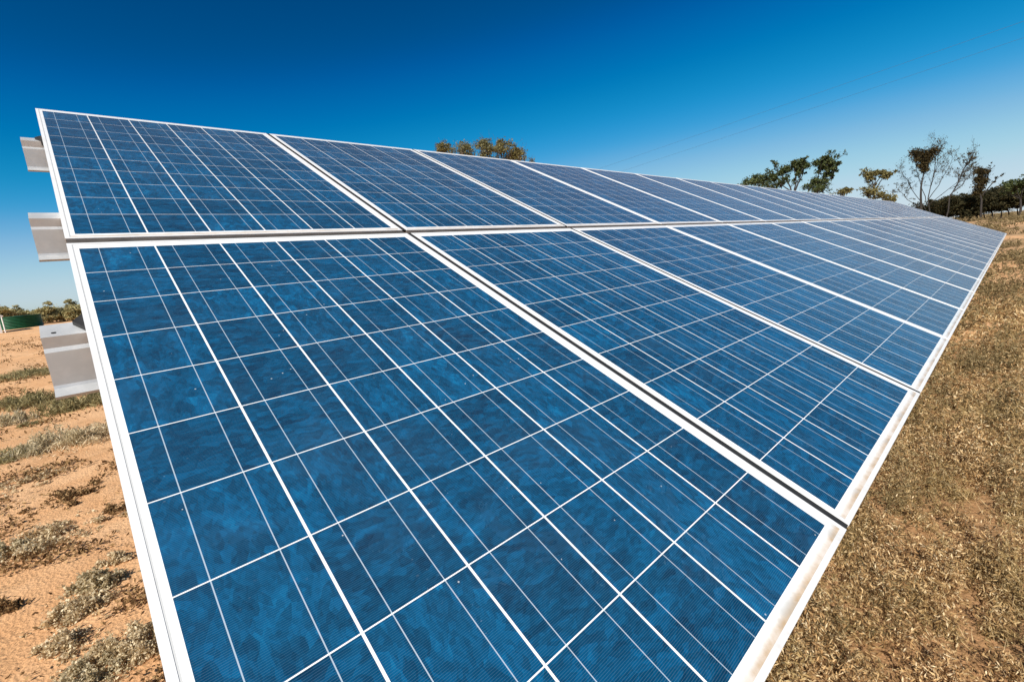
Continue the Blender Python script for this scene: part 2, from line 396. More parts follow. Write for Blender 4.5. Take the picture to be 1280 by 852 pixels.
# ------------------------------------------------------------------ purlins behind the panels
def vn(v, n):                                     # down-slope distance from the top edge, depth behind the glass -> (y, z)
    s = 2*PH+GY-v
    return (s*math.cos(TILT)+n*math.sin(TILT), s*math.sin(TILT)-n*math.cos(TILT)+ZB)
XEND = NCOL*PITCH-GX+.06
def purlin(v0, n0, x0, label, clip):
    p = [(0, .014), (0, 0), (.052, 0), (.057, .023), (.066, .028), (.090, .092), (.095, .0965), (.122, .098), (.122, .104)]
    th = .0028
    out = list(p); inn = []
    for k, (a, b_) in enumerate(p):               # offset towards the hidden side
        d0 = np.array(p[k])-np.array(p[max(k-1, 0)]); d1 = np.array(p[min(k+1, len(p)-1)])-np.array(p[k])
        t = d0/(np.linalg.norm(d0)+1e-9)+d1/(np.linalg.norm(d1)+1e-9); t /= np.linalg.norm(t)
        inn.append((a-t[1]*th, b_+t[0]*th))
    prof = [vn(v0+a, n0+b_) for a, b_ in out+inn[::-1]]
    base = vn(v0, n0)
    r = empty('purlin', (x0, base[0], base[1]))
    b = MB(); n = len(p); m = 2*n
    P = [(y-base[0], z-base[1]) for y, z in prof]
    L = XEND-x0
    b.add([(0, y, z) for y, z in P]+[(L, y, z) for y, z in P],
          [(k, (k+1) % m, m+(k+1) % m, m+k) for k in range(m)] +
          [(k, k+1, m-2-k, m-1-k) for k in range(n-1)] + [(m+m-1-k, m+m-2-k, m+k+1, m+k) for k in range(n-1)])
    b.build('rail', M['galv'], r)
    if clip:
        c = MB(); q = lambda u, v, nn: (u-x0, vn(v, nn)[0]-base[0], vn(v, nn)[1]-base[1])
        tip, ya, yb, dn = clip
        A = [q(tip, v0+(ya+yb)/2-.004, n0-.009), q(-.0006, v0+ya, n0-.012), q(-.0006, v0+yb, n0-.010)]
        B = [q(tip, v0+(ya+yb)/2-.004, n0-.0004), q(-.0006, v0+ya, n0-.0004), q(-.0006, v0+yb+dn*.2, n0+dn)]
        c.add(A+B, [(0, 1, 2), (5, 4, 3), (0, 3, 4, 1), (1, 4, 5, 2), (2, 5, 3, 0)])
        c.build('clip', M['clip'], r)
        if v0 > 1:
            h_ = MB(); h_.add([q(-.052, v0+.034, n0-.0004), q(-.046, v0+.034, n0-.0004), q(-.045, v0+.037, n0-.0004), q(-.046, v0+.040, n0-.0004), q(-.052, v0+.040, n0-.0004), q(-.053, v0+.037, n0-.0004)], [(0, 1, 2, 3, 4, 5)])
            h_.build('bolt_slot', M['clip'], r)
    tag(r, label, 'steel rail', 'galvanised rails under the array')
purlin(.425, .0135, -.0645, 'topmost galvanised steel rail poking out past the upper panel, against the sky', (-.0225, -.006, .062, .018))
purlin(1.328, .0305, -.067, 'middle galvanised steel rail poking out past the left edge where the two rows meet', None)
purlin(2.026, .0372, -.0686, 'lowest visible galvanised steel rail poking out left over the red soil', (-.0185, -.012, .046, -.0004))
purlin(2.98, .0372, -.0686, 'galvanised steel rail hidden under the lower edge of the panels', None)
# support frames carrying the rails (hidden behind the panels)
def support(i, x):
    r = empty('support_frame', (x, 0, 0))
    tag(r, f'galvanised post and rafter frame under the panels, {ORD[i]} from the near end', 'support frame', 'support frames under the array')
    def rp(v, n): y, z = vn(v, n); return (0, y, z)
    b = MB(); a0, a1 = rp(.25, .20), rp(3.2, .20)
    b.prism([(a0[1], a0[2]), (a1[1], a1[2]), (a1[1], a1[2]+.075), (a0[1], a0[2]+.075)], -.03, .03); b.build('rafter', M['galv'], r)
    for v in (.75, 2.75):
        y, z = vn(v, .215); g = float(height(x, y))
        b = MB(); b.box((-.04, y-.04, g-.3), (.04, y+.04, z)); b.build('post', M['galv'], r)
for i in range(8): support(i, 1.45+i*2.75)

# ------------------------------------------------------------------ plants: scatter helpers
def dome(n, rx, ry, h, p=.5):                     # points through a low mound, more of them near its skin
    a = rng.random(n)*2*math.pi; ct = rng.random(n); rr = rng.random(n)**p
    st = np.sqrt(1-ct*ct)
    return np.stack([np.cos(a)*st*rx*rr, np.sin(a)*st*ry*rr, ct*h*rr], 1)
def shrub(name, px, py, wpx, h, label, cat, mat, n=900, leaf=.03, depth_=None, group=None, rot=0, blade=False, stem=True, loc=None):
    """one ground plant; its size comes from the width it shows"""
    if not blade: n = int(n*.68); h *= .85
    g = gp(px, py) if loc is None else np.array(loc, float)
    if loc is None: rx = wpx/FPX*depth(g)/2
    else: rx = wpx/2
    ry = rx*.8 if depth_ is None else depth_
    r = empty(name, g, (0, 0, 0)); tag(r, label, cat, group)
    k = max(12, int(14+rx*26)); C = []
    cr, sr = math.cos(rot-.83), math.sin(rot-.83)
    for j in range(k):                            # many small tufts run together, thinning out at the rim
        ox, oy = np.clip(rng.normal(size=2), -2, 2)*np.array([.52*rx, .52*ry]); fall = math.exp(-((ox/rx)**2+(oy/ry)**2)*1.3)
        s_ = rng.uniform(.05, .15)*rx*(1.5 if blade else 1)*(1 if rx < .5 else .8); n_j = max(4, int(n/k*rng.uniform(.5, 1.5)))
        hj = h*(.35+.65*fall)*rng.uniform(.35, 1.1)
        q = rng.normal(size=(n_j, 3))*np.array([s_, s_, 0]); q[:, 2] = rng.random(n_j)**.8*hj*np.exp(-(q[:, 0]**2+q[:, 1]**2)/(3*s_*s_))
        q[:, :2] *= (1+.5*q[:, 2:3]/max(h, .01))
        q[:, 0] += ox; q[:, 1] += oy
        C.append(q)
    st = rng.normal(size=(max(6, n//6), 3))*np.array([rx*.62, ry*.62, 0]); C.append(st)
    C = np.concatenate(C); x = C[:, 0]*cr-C[:, 1]*sr; y = C[:, 0]*sr+C[:, 1]*cr; C[:, 0] = x; C[:, 1] = y
    C[:, 2] += height(C[:, 0]+g[0], C[:, 1]+g[1])-g[2]+leaf*.2
    if not blade:                                 # leaves sit in small whorls at the shoot tips
        C = C[rng.random(len(C)) < 1/7]; C = np.repeat(C, 9, 0)+rng.normal(size=(len(C)*9, 3))*np.array([.6, .6, .45])*leaf
        C[:, 2] = np.abs(C[:, 2])
    m = len(C); Lf = leaf*rng.uniform(.6, 1.5, m)
    leaf_mesh('foliage', C, Lf*(2.2 if blade else 1), Lf*(.28 if blade else .55), mat, r, up=(1.2 if blade else .3))
    if stem:
        b = MB()
        for j in range(min(40, 10+int(rx*30))):
            e = C[rng.integers(m)]; s0 = np.array([e[0]*.3, e[1]*.3, -.01])
            b.tube([s0, (s0+e)/2+np.array([0, 0, .1*h]), e*1.03], [leaf*.07, leaf*.05, leaf*.03], 3, False)
        b.build('stem', M['stem'], r)
    return r

# ------------------------------------------------------------------ left: red soil with saltbush, seen past the panels
GL = 'low bushes on the red soil'
def bush(px, py, wpx, h, label, mat, n, leaf, dp=None, blade=False):
    shrub('saltbush', px, py, wpx, h, label, 'bush', M[mat], n, leaf, dp, GL, blade=blade)
bush(80, 553, 80, .26, 'grey green saltbush just below the lowest rail end, its left side pale', 'salt', 3000, .030, .42, True)
bush(120, 547, 60, .20, 'brownish dry bush touching the panel edge, right of the grey green one', 'dry', 3600, .026, .5, True)
bush(34, 505, 84, .30, 'long olive bush strip left of the lowest rail corner', 'olive', 2900, .042, .40, True)
bush(97, 508, 66, .28, 'olive bush directly under the lowest rail end', 'olive', 3000, .042, .5, True)
bush(6, 530, 46, .28, 'grey green bush cut by the left picture edge, below the long olive strip', 'salt', 2600, .036, None, True)
bush(38, 531, 22, .08, 'tiny dark bush alone on bare soil below the olive strip', 'olive', 700, .026, None, True)
bush(8, 573, 52, .13, 'flat dark olive bush at the left edge, level with the grey green saltbush', 'olive', 1700, .026, .22, True)
bush(25, 470, 76, .22, 'flat olive bush row at mid distance on the red soil', 'olive', 2400, .05, .6, True)
bush(84, 462, 44, .18, 'dry bush at mid distance beside the lowest rail', 'olive', 1200, .05, .6, True)
bush(122, 732, 46, .16, 'round grey green saltbush beside the white panel edge, lower left', 'salt', 4200, .017)
bush(90, 766, 62, .12, 'pale grey saltbush in the middle of the lower left soil', 'dry', 4600, .016)
bush(84, 806, 58, .09, 'straggling saltbush with a dark hollow, below the pale grey one', 'dry', 3000, .014)
bush(160, 812, 88, .14, 'large pale leafy saltbush in the lower left corner by the panel', 'dry', 8000, .0135)
bush(110, 846, 90, .11, 'grey green saltbush at the bottom left picture edge', 'salt', 6000, .0125)
bush(2, 764, 26, .13, 'dark brown bush cut by the left edge, lower left', 'litter', 1800, .016)
bush(8, 690, 52, .11, 'grey green saltbush low on the left picture edge', 'salt', 2600, .019)
bush(72, 672, 110, .10, 'spreading dry bush in the middle of the left soil', 'dry', 5200, .017, .4)
bush(86, 622, 56, .10, 'thin brown bush above the spreading dry one', 'litter', 1500, .020, .3)
bush(142, 638, 20, .10, 'small brown bush touching the panel edge, mid left', 'litter', 600, .017)
bush(30, 604, 60, .08, 'flat pale dry bush between the dark olive one and the spreading one', 'dry', 1300, .02, .3)
bush(146, 700, 26, .09, 'small straw coloured bush against the panel edge above the round saltbush', 'dry', 1200, .016)
# loose litter and seedlings over the soil: nobody could count them
def soil_litter():
    n = 46000
    u = rng.random(n); D = 2.1*(45/2.1)**u; a = rng.uniform(R(-40), R(34), n)      # bearing from +Y
    X = CAM[0]+np.sin(a)*D; Y = CAM[1]+np.cos(a)*D
    keep = np.array([noise.noise((x*.8, y*.45, 3))*.6+noise.noise((x*2.6, y*2.2, 8))*.5 > .12 for x, y in zip(X, Y)])
    keep |= rng.random(n) < .035
    X, Y, D = X[keep], Y[keep], D[keep]; k = 6
    X = np.repeat(X, k)+rng.normal(size=len(X)*k)*.02*np.repeat(np.sqrt(D), k); Y = np.repeat(Y, k)+rng.normal(size=len(Y)*k)*.02*np.repeat(np.sqrt(D), k); D = np.repeat(D, k)
    Z = height(X, Y)+rng.random(len(X))*.02*np.sqrt(D)
    L = .0058*np.sqrt(D)*1.6*rng.uniform(.5, 1.6, len(X))
    tag(leaf_mesh('leaf_litter', np.stack([X, Y, Z], 1), L*1.5, L*.6, M['litter'], None, up=.2), 'brown leaf litter and seedlings scattered over the red soil', 'litter', None, 'stuff')
soil_litter()

# ------------------------------------------------------------------ right: dry scrub carpet in front of the array
def scrub():
    C = []; LL = []
    def zone(x0, x1, y0, y1, per, nl, leaf, rad, hh, thr=-9, sx=1.3, sy=1.6, pw=1.):
        n = int((x1-x0)*(y1-y0)*per)
        X = rng.uniform(x0, x1, n); Y = rng.uniform(y0, y1, n)
        for x, y in zip(X, Y):
            a = noise.noise((x*sx, y*sy, 1)); b_ = noise.noise((x*sx*2.9, y*sy*2.6, 5))
            if a*.7+b_*.5 < thr: continue
            s = max(.22, 1+1.1*a+.9*b_)**pw
            r = rad*rng.uniform(.5, 1.4); m = int(nl*min(s, 1.7)*rng.uniform(.6, 1.2))
            q = dome(max(1, m//6), r, r, hh*s*rng.uniform(.4, 1.5), .55); q = np.repeat(q, 6, 0)+rng.normal(size=(len(q)*6, 3))*leaf*np.array([.8, .8, .6]); m = len(q)
            q[:, 2] = np.abs(q[:, 2]); q[:, 0] += x; q[:, 1] += y
            q[:, 2] += height(q[:, 0], q[:, 1])+.003
            C.append(q); LL.append(leaf*rng.uniform(.4, 1.8, m))
    def done(name, mat, label):
        c = np.concatenate(C); L = np.concatenate(LL); C.clear(); LL.clear()
        tag(leaf_mesh(name, c, L*1.6, L*.38, M[mat], None, up=.55), label, 'scrub', None, 'stuff')
    zone(.9, 4.0, -1.0, .9, 140, 430, .0088, .08, .17, -.76, 2.3, 2.6, 1.6)
    zone(4.0, 8.0, -1.2, 1.0, 75, 270, .014, .125, .18, -.36, 1.3, 1.9, 1.4)
    zone(8.0, 14, -2.2, 1.8, 24, 120, .026, .20, .18, .0, .5, 1.1)
    zone(-2.5, 8, -4.5, -1.0, 12, 110, .020, .14, .13, -.1)
    zone(-2.5, .9, -1.0, -.5, 20, 110, .018, .12, .12, -.1)
    done('dry_scrub', 'straw', 'dry straw brown scrub covering the soil right of the panels')
    zone(1.3, 6, -1.1, .9, 15, 620, .0092, .13, .27, -.06, 1.2, 1.5)
    zone(5.0, 9.0, -1.2, 1.0, 26, 200, .016, .16, .24, .12, .8, 1.6)
    zone(9.0, 16, -3, 2.5, 11, 160, .030, .26, .26, .08, .4, 1.1)
    zone(16, 34, -5, 5, 3.2, 120, .055, .45, .30, .10, .22, .7)
    zone(34, 92, -9, 12, .42, 90, .12, .95, .34, .10, .07, .3)
    zone(110, 150, -14, 34, .22, 70, .16, 1.3, .6, -.15, .06, .2)
    done('olive_scrub', 'patch', 'patches of low olive scrub on the sandy field towards the far right trees')
scrub()
def stalks():
    n = 5200; X = 1.0+9*rng.random(n)**1.6; Y = rng.uniform(-1.4, 1.0, n)
    keep = np.array([noise.noise((x*1.5, y*1.9, 9)) > -.05 for x, y in zip(X, Y)]); X, Y = X[keep], Y[keep]; n = len(X)
    L = rng.uniform(.05, .15, n); tilt = rng.normal(size=(n, 3))*.45; tilt[:, 2] = 1
    tilt /= np.linalg.norm(tilt, axis=1)[:, None]
    P = np.stack([X, Y, height(X, Y)], 1)+tilt*(L*.5)[:, None]
    tag(leaf_mesh('dry_grass', P, L, .0032*np.sqrt(np.maximum(1, X/2.5)), M['stalk'], None, dirs=tilt), 'thin pale dry grass stalks standing in the brown scrub', 'grass', None, 'stuff')
stalks()

# ------------------------------------------------------------------ trees
def branchy(name, D, base, limbs, label, leafm, barkm, group, r0=.10, leaf=.16, lv=3, clumps=(), nl=420, spread=.5, nleaf=3, sl=.75):
    """an open tree built limb by limb: limbs are directions (px) from the trunk to the tip; side shoots branch off them in all directions"""
    b0 = at(base, 300, D); b0[2] = float(height(b0[0], b0[1])); r = empty(name, b0); tag(r, label, 'tree', group)
    fwd = np.array([CR[0, 2], CR[1, 2], 0]); fwd /= np.linalg.norm(fwd)
    tb = MB(); P = []; Lf = []
    def shoot(p, d, L, rad, lev):
        pts = [p]; q = p.copy()
        for k in range(4):
            d = d+rng.normal(size=3)*.16+np.array([0, 0, .05]); d /= np.linalg.norm(d); q = q+d*L/4; pts.append(q)
        tb.tube(pts, [rad, rad*.85, rad*.7, rad*.55, rad*.35], 4 if lev > 1 else 3, False)
        if lev > 0:
            for k in range(6 if lev > 1 else 5):
                f = rng.uniform(.25, 1); i_ = min(3, int(f*4)); b_ = pts[i_]+(pts[i_+1]-pts[i_])*(f*4-i_)
                v = rng.normal(size=3); v -= d*np.dot(v, d); v /= np.linalg.norm(v)+1e-9
                shoot(b_, d+v*spread*rng.uniform(.7, 1.5), L*rng.uniform(.35, .6), rad*.5, lev-1)
        else:
            for k in range(rng.poisson(nleaf)): P.append(pts[rng.integers(2, 5)]+rng.normal(size=3)*L*.12); Lf.append(leaf*rng.uniform(.5, 1.4))
    for li, lb in enumerate(limbs):
        dz = rng.uniform(-1, 1)*(0 if li == 0 else 1.6); pts = []
        for k, (px, py) in enumerate(lb):
            q = at(px, py, D)-b0+fwd*dz*k/len(lb); q = q*1.0
            if k == 0 and li == 0: q[2] = -.2
            pts.append(q)
        fine = [pts[0]]
        for a_, b_ in zip(pts[:-1], pts[1:]): fine += [a_+(b_-a_)*.5+rng.normal(size=3)*np.linalg.norm(b_-a_)*.04, b_]
        n = len(fine); rr = r0 if li == 0 else r0*.62
        tb.tube(fine, [rr*(1-.75*k/(n-1)) for k in range(n)], 6)
        Ln = np.linalg.norm(fine[-1]-fine[0])
        for k in range(n):
            if k/(n-1) < .4: continue
            for c in range(3 if lv else 0):
                d = fine[k]-fine[k-1]; d /= np.linalg.norm(d); v = rng.normal(size=3)
                shoot(fine[k], d+v*spread, Ln*sl*rng.uniform(.18, .34), rr*.28, lv-1)
    for c in clumps:
        p = at(c[0], c[1], D)-b0; rad = c[2]/FPX*depth(p+b0)
        for j in range(6):
            v = rng.normal(size=3); v /= np.linalg.norm(v); sc = p+v*rad*.6*rng.random()
            tb.tube([fine[-1]*.8+p*.2, sc], [r0*.16, r0*.05], 3, False)
        q = rng.normal(size=(nl, 3))*np.array([.42, .42, .36])*rad+p; P += list(q); Lf += list(leaf*rng.uniform(.5, 1.3, nl))
    tb.build('trunk', M[barkm], r)
    leaf_mesh('crown', np.array(P), np.array(Lf)*1.4, np.array(Lf)*.6, M[leafm], r, up=-.2)
    return r
def tree(name, D, base, clumps, label, leafm='dark', barkm='darkbark', nl=260, leaf=.22, trunk_r=.14, twigs=0, group='trees beyond the array', fork=None, sag=.0, twl=1.0):
    """base: direction (px) in which the trunk stands; clumps: (px, py, radius px[, leaf share]) of the crown as seen, built in depth too"""
    b0 = at(base, 300, D); b0[2] = float(height(b0[0], b0[1]))
    r = empty(name, b0); tag(r, label, 'tree', group)
    fwd = np.array([CR[0, 2], CR[1, 2], 0]); fwd /= np.linalg.norm(fwd)
    cs = []
    for c in clumps:
        p = at(c[0], c[1], D); rad = c[2]/FPX*depth(p); share = c[3] if len(c) > 3 else 1
        p = p+fwd*rng.uniform(-1, 1)*rad*1.4
        cs.append((p-b0, rad, share))
    top = np.mean([p for p, _, _ in cs], 0); hmax = max(p[2] for p, _, _ in cs)
    fk = np.array([top[0]*.25, top[1]*.25, max(.3, hmax*(.35 if fork is None else fork))])
    tb = MB(); tb.tube([(0, 0, -.2), fk*.5+np.array([.05, -.04, 0])*hmax*.2, fk], [trunk_r*1.1, trunk_r*.85, trunk_r*.65], 7)
    P = []; Ls = []; tw = MB()
    for p, rad, share in cs:
        mid = fk*.45+p*.55+np.array([rng.normal()*.5*rad, rng.normal()*.5*rad, rng.uniform(-.6, .1)*rad])
        tb.tube([fk, mid, p], [trunk_r*.38, trunk_r*.22, trunk_r*.09], 5)
        ns = 11
        for j in range(ns):
            d = rng.normal(size=3); d /= np.linalg.norm(d); sc = p+d*rad*rng.uniform(.3, 1.3)*np.array([1.15, 1.15, .7])
            tb.tube([p*.6+mid*.4, (p+sc)/2+rng.normal(size=3)*.08*rad, sc], [trunk_r*.22, trunk_r*.13, trunk_r*.06], 4, False)
            m = int(nl*share/ns*rng.uniform(.5, 1.5))
            q = rng.normal(size=(m, 3))*np.array([.36, .36, .19])*rad*rng.uniform(.5, 1.3)+sc
            P.append(q); Ls.append(leaf*rng.uniform(.5, 1.4, m))
            for k in range(twigs):
                e = sc+rng.normal(size=3)*rad*.45*twl+np.array([0, 0, .25*rad]); e2 = e+rng.normal(size=3)*rad*.3*twl+np.array([0, 0, .15*rad])
                tb.tube([sc, e, e2], [trunk_r*.085, trunk_r*.06, trunk_r*.03], 3, False)
    tb.build('trunk', M[barkm], r)
    P = np.concatenate(P); Lf = np.concatenate(Ls)
    gz = height(P[:, 0]+b0[0], P[:, 1]+b0[1])-b0[2]+.05; P[:, 2] = np.maximum(P[:, 2], gz)
    leaf_mesh('crown', P, Lf*1.3, Lf*.55, M[leafm], r, up=-.2)
    return r
# gum tops showing over the middle of the array
GM = 'treetops over the upper edge of the array'
tree('gum_tree', 38, 606, [(607, 176, 7), (603, 184, 8), (611, 187, 7), (606, 196, 9), (610, 205, 10)], 'slim grey green treetop over the array, tallest of the middle cluster', 'gumgrey', 'bark', 800, .11, .09, 1, GM)
tree('gum_tree', 40, 634, [(628, 181, 8), (638, 184, 10), (646, 190, 8), (630, 193, 10), (641, 199, 11), (650, 196, 6, .5), (621, 190, 6, .4)], 'rusty orange round treetop over the array, right of the slim grey green one', 'orange', 'bark', 1000, .11, .10, 1, GM)
tree('gum_tree', 42, 557, [(557, 183, 7), (552, 188, 6), (560, 192, 8)], 'small rusty treetop over the array, leftmost of the middle cluster', 'orange', 'bark', 700, .11, .09, 1, GM)
tree('gum_tree', 41, 580, [(583, 182, 7), (576, 187, 8), (582, 193, 8)], 'olive treetop over the array between the leftmost and the tallest', 'gumgrey', 'bark', 750, .11, .09, 1, GM)
tree('gum_tree', 44, 656, [(654, 199, 5), (664, 203, 5)], 'wispy low treetop just showing over the array, rightmost of the middle cluster', 'gumgrey', 'bark', 120, .14, .1, 2, GM)
# cluster left of the bare tree
GR = 'trees beyond the far end of the array'
tree('acacia_tree', 72, 944, [(936, 225, 7), (945, 222, 7), (952, 225, 7), (944, 231, 8)], 'low dark bushy tree, leftmost of those beyond the far end', 'gum', 'darkbark', 420, .22, .14, 0, GR)
tree('acacia_tree', 74, 966, [(960, 227, 6), (970, 228, 7), (966, 233, 8)], 'low dark tree between the leftmost one and the tall green pair', 'gum', 'darkbark', 360, .22, .14, 0, GR)
branchy('acacia_tree', 70, 992, [[(992, 275), (992, 250), (988, 234), (980, 222), (972, 216)], [(992, 246), (993, 228), (988, 215), (984, 209)], [(992, 244), (998, 226), (1000, 212), (999, 203)], [(993, 240), (1004, 222), (1010, 210), (1013, 204)], [(990, 240), (976, 230), (966, 222)]],
        'tall green open crowned tree, left one of the leaning pair', 'gum', 'darkbark', GR, .13, .20, 2, [(984, 211, 5), (993, 205, 5.5), (1001, 203, 5.5), (1008, 207, 5), (976, 216, 4.5), (998, 212, 4.5), (968, 221, 4)], 420, .55, 11, .46)
branchy('acacia_tree', 73, 1016, [[(1016, 275), (1018, 250), (1024, 232), (1032, 216), (1040, 205)], [(1018, 246), (1020, 226), (1022, 212), (1022, 203)], [(1022, 236), (1030, 222), (1032, 208), (1031, 200)], [(1020, 242), (1034, 228), (1042, 216), (1044, 209)]],
        'tall green open crowned tree leaning right, right one of the pair', 'gum', 'darkbark', GR, .13, .20, 2, [(1020, 204, 5), (1027, 202, 5.5), (1034, 200, 5), (1040, 204, 4.5), (1030, 209, 4.5), (1041, 210, 3.5), (1036, 218, 3.5), (1031, 226, 4)], 420, .55, 11, .46)
tree('acacia_tree', 69, 1022, [(1015, 229, 7), (1026, 227, 7), (1034, 232, 8), (1020, 236, 8)], 'dense low dark green tree under the leaning pair', 'gum', 'darkbark', 460, .2, .13, 0, GR)
branchy('gum_tree', 85, 1092, [[(1092, 272), (1092, 250), (1093, 236), (1090, 225), (1083, 219)], [(1093, 238), (1099, 227), (1104, 220), (1112, 217)], [(1093, 236), (1095, 225), (1096, 216)], [(1092, 232), (1100, 222), (1104, 215)]],
        'umbrella shaped tree with rusty flat crown beyond the far end', 'orange', 'darkbark', GR, .12, .20, 2, [(1083, 219, 4.5), (1089, 217, 4.5), (1096, 216, 4.5), (1103, 216, 4.5), (1110, 218, 4.5), (1086, 222, 3.5), (1106, 221, 3.5)], 330, .55, 6, .4)
tree('gum_tree', 84, 1054, [(1050, 241, 5), (1058, 240, 5), (1064, 236, 4)], 'low rusty bush like tree beside the umbrella tree, left', 'orange', 'darkbark', 300, .22, .12, 0, GR)
tree('gum_tree', 83, 1090, [(1080, 240, 7), (1088, 239, 8), (1096, 242, 7)], 'low rusty bush like tree under the umbrella crown', 'orange', 'darkbark', 320, .22, .12, 0, GR)
tree('gum_tree', 82, 1108, [(1104, 243, 6), (1112, 246, 6), (1118, 249, 5)], 'small olive orange tree right under the umbrella tree by the array edge', 'orange', 'darkbark', 300, .22, .12, 0, GR)
# the tall sparse trees
branchy('bare_gum_tree', 92, 1152, [[(1152, 270), (1151, 245), (1153, 224), (1154, 206)]], 'tall straight tree with a dense brown heart shaped clump at its top', 'brown', 'darkbark', GR, .17, .2, 0,
        [(1144, 191, 7), (1152, 192, 7), (1160, 193, 7), (1167, 189, 8), (1149, 199, 7), (1159, 200, 7.5), (1153, 207, 6), (1156, 213, 4.5)], 620)
branchy('bare_gum_tree', 95, 1156, [[(1156, 270), (1160, 248), (1168, 216), (1173, 190)], [(1157, 262), (1146, 245), (1136, 226), (1128, 213)], [(1158, 256), (1150, 236), (1142, 216), (1138, 204)],
        [(1160, 250), (1172, 232), (1182, 212), (1186, 198)], [(1159, 258), (1174, 244), (1190, 230), (1196, 220)], [(1156, 264), (1140, 254), (1128, 244), (1120, 238)], [(1164, 232), (1170, 205), (1171, 186)]],
        'wide nearly bare tree of fine grey twigs behind the heart shaped clump', 'twig', 'darkbark', GR, .085, .13, 3, (), 0, .6, 1.0)
branchy('bare_gum_tree', 90, 1181, [[(1180, 268), (1187, 246), (1198, 228), (1205, 211), (1212, 203)], [(1192, 240), (1206, 230), (1217, 218), (1220, 208)], [(1200, 222), (1204, 206), (1204, 198)]],
        'bare sparse tree leaning right on a dark slanting trunk', 'twig', 'darkbark', GR, .095, .13, 3, (), 0, .6, 1.0)
branchy('bare_gum_tree', 96, 1226, [[(1226, 272), (1227, 250), (1226, 232), (1227, 218)], [(1228, 244), (1238, 230), (1245, 222)], [(1227, 236), (1236, 220), (1240, 211)]],
        'tree with narrow dark brown clump rising from the dark row at right', 'brown', 'darkbark', GR, .14, .2, 2,
        [(1223, 214, 5.5), (1229, 216, 6), (1223, 224, 6.5), (1229, 226, 5.5), (1224, 233, 6.5), (1222, 240, 5.5)], 520, .5, 1.5)
# dark row along the right horizon
GD = 'dark trees along the right horizon'
row = [(1164, 257, 9, 104), (1174, 253, 10, 112), (1184, 254, 9, 100), (1193, 251, 11, 114), (1202, 254, 9, 99), (1211, 250, 12, 110), (1220, 252, 10, 101), (1229, 245, 13, 113), (1239, 247, 11, 100), (1249, 241, 13, 111),
       (1259, 243, 13, 101), (1270, 236, 14, 112), (1283, 236, 14, 100), (1298, 234, 15, 108), (1316, 233, 15, 100), (1338, 231, 16, 106)]
for i, (px, py, rp, D) in enumerate(row):
    n0 = ORD[i]
    tree('dark_tree', D, px, [(px-rp*.6, py+2, rp*.72), (px+rp*.55, py+1, rp*.72), (px, py-1, rp*.75), (px-rp*.75, py+9, rp*.66), (px+rp*.75, py+10, rp*.66), (px, py+8, rp*.8), (px+rng.uniform(-.5, .5)*rp, py+13, rp*.6), (px, (py+262)*.5, rp*.7)],
         f'dark olive tree in the shady row at far right, {n0} from its left end', 'dark', 'darkbark', 820, .26, .10, 0, GD, .3)
tree('dark_tree', 93, 1273, [(1264, 231, 6), (1272, 227, 7), (1281, 225, 8), (1288, 228, 7), (1276, 235, 7)], 'taller dark green tree standing above the shady row at the right picture edge', 'gum', 'darkbark', 420, .24, .15, 0, GD, .5)

# scrub line behind the tank, left
GS = 'scrub trees along the left horizon'
sl_ = [(-14, 384, 8, 100, 'scrub'), (4, 386, 7, 96, 'scrub'), (14, 388, 7, 104, 'scrub'), (24, 391, 6, 98, 'scrub'), (36, 392, 6, 106, 'scrub'), (47, 390, 7, 102, 'scrub'),
       (57, 386, 7, 97, 'scrub'), (67, 387, 8, 104, 'scrub'), (78, 386, 8, 98, 'scrub'), (88, 383, 8, 103, 'scrub'), (99, 384, 8, 97, 'scrub'), (114, 382, 9, 100, 'scrub'), (134, 380, 9, 104, 'scrub'), (156, 378, 9, 98, 'scrub')]
lab = ['olive scrub tree beyond the left picture edge', 'grey green scrub tree behind the white shed at the left picture edge', 'olive brown scrub tree behind the left end of the green tank',
       'low grey green scrub tree behind the middle of the green tank', 'lowest olive brown scrub tree behind the tank, where the sky dips', 'olive brown scrub tree behind the right end of the green tank',
       'spiky grey green scrub tree just right of the green tank', 'brown scrub tree right of the spiky one', 'dense olive brown scrub tree in the middle right of the tank',
       'tallest scrub tree with a dark topknot near the panel edge', 'olive brown scrub tree half hidden by the white panel edge', 'olive scrub tree hidden behind the panels, first', 'olive scrub tree hidden behind the panels, second', 'grey green scrub tree hidden behind the panels']
for i, (px, py, rp, D, m) in enumerate(sl_):
    yb = 391-.1*(px-50); cl = [(px-rp*.7, py+3, rp*.8), (px+rp*.7, py+2, rp*.8), (px, py, rp*.75), (px-rp*.7, py+9, rp*.8), (px+rp*.7, py+9, rp*.8), (px, yb+5, rp*.8), (px-rp*.8, yb+7, rp*.7), (px+rp*.8, yb+7, rp*.7)]
    if i == 9: cl.append((px-1, py-7, 2.6))
    if i == 6: cl.append((px+1, py-7, 2.2))
    tree('scrub_tree', D, px, cl, lab[i], m, 'bark', 420, .24, .08, 1, GS, .3)

def far_scrub():
    C = []; n = 620; X = rng.uniform(-70, 95, n); Y = 112+rng.uniform(0, 26, n)
    for x, y in zip(X, Y):
        h = 1.6+1.5*(noise.noise((x*.09, y*.06, 2))+.6*noise.noise((x*.4, y*.3, 4))+.3)
        if h < .5: continue
        q = dome(130, 2.3, 2.3, h, .5); q[:, 0] += x; q[:, 1] += y; q[:, 2] += height(q[:, 0], q[:, 1]); C.append(q)
    C = np.concatenate(C)
    tag(leaf_mesh('distant_scrub', C, rng.uniform(.15, .5, len(C)), rng.uniform(.08, .2, len(C)), M['scrub'], None, up=.1), 'low continuous olive scrub line along the far left horizon', 'scrub', None, 'stuff')
far_scrub()

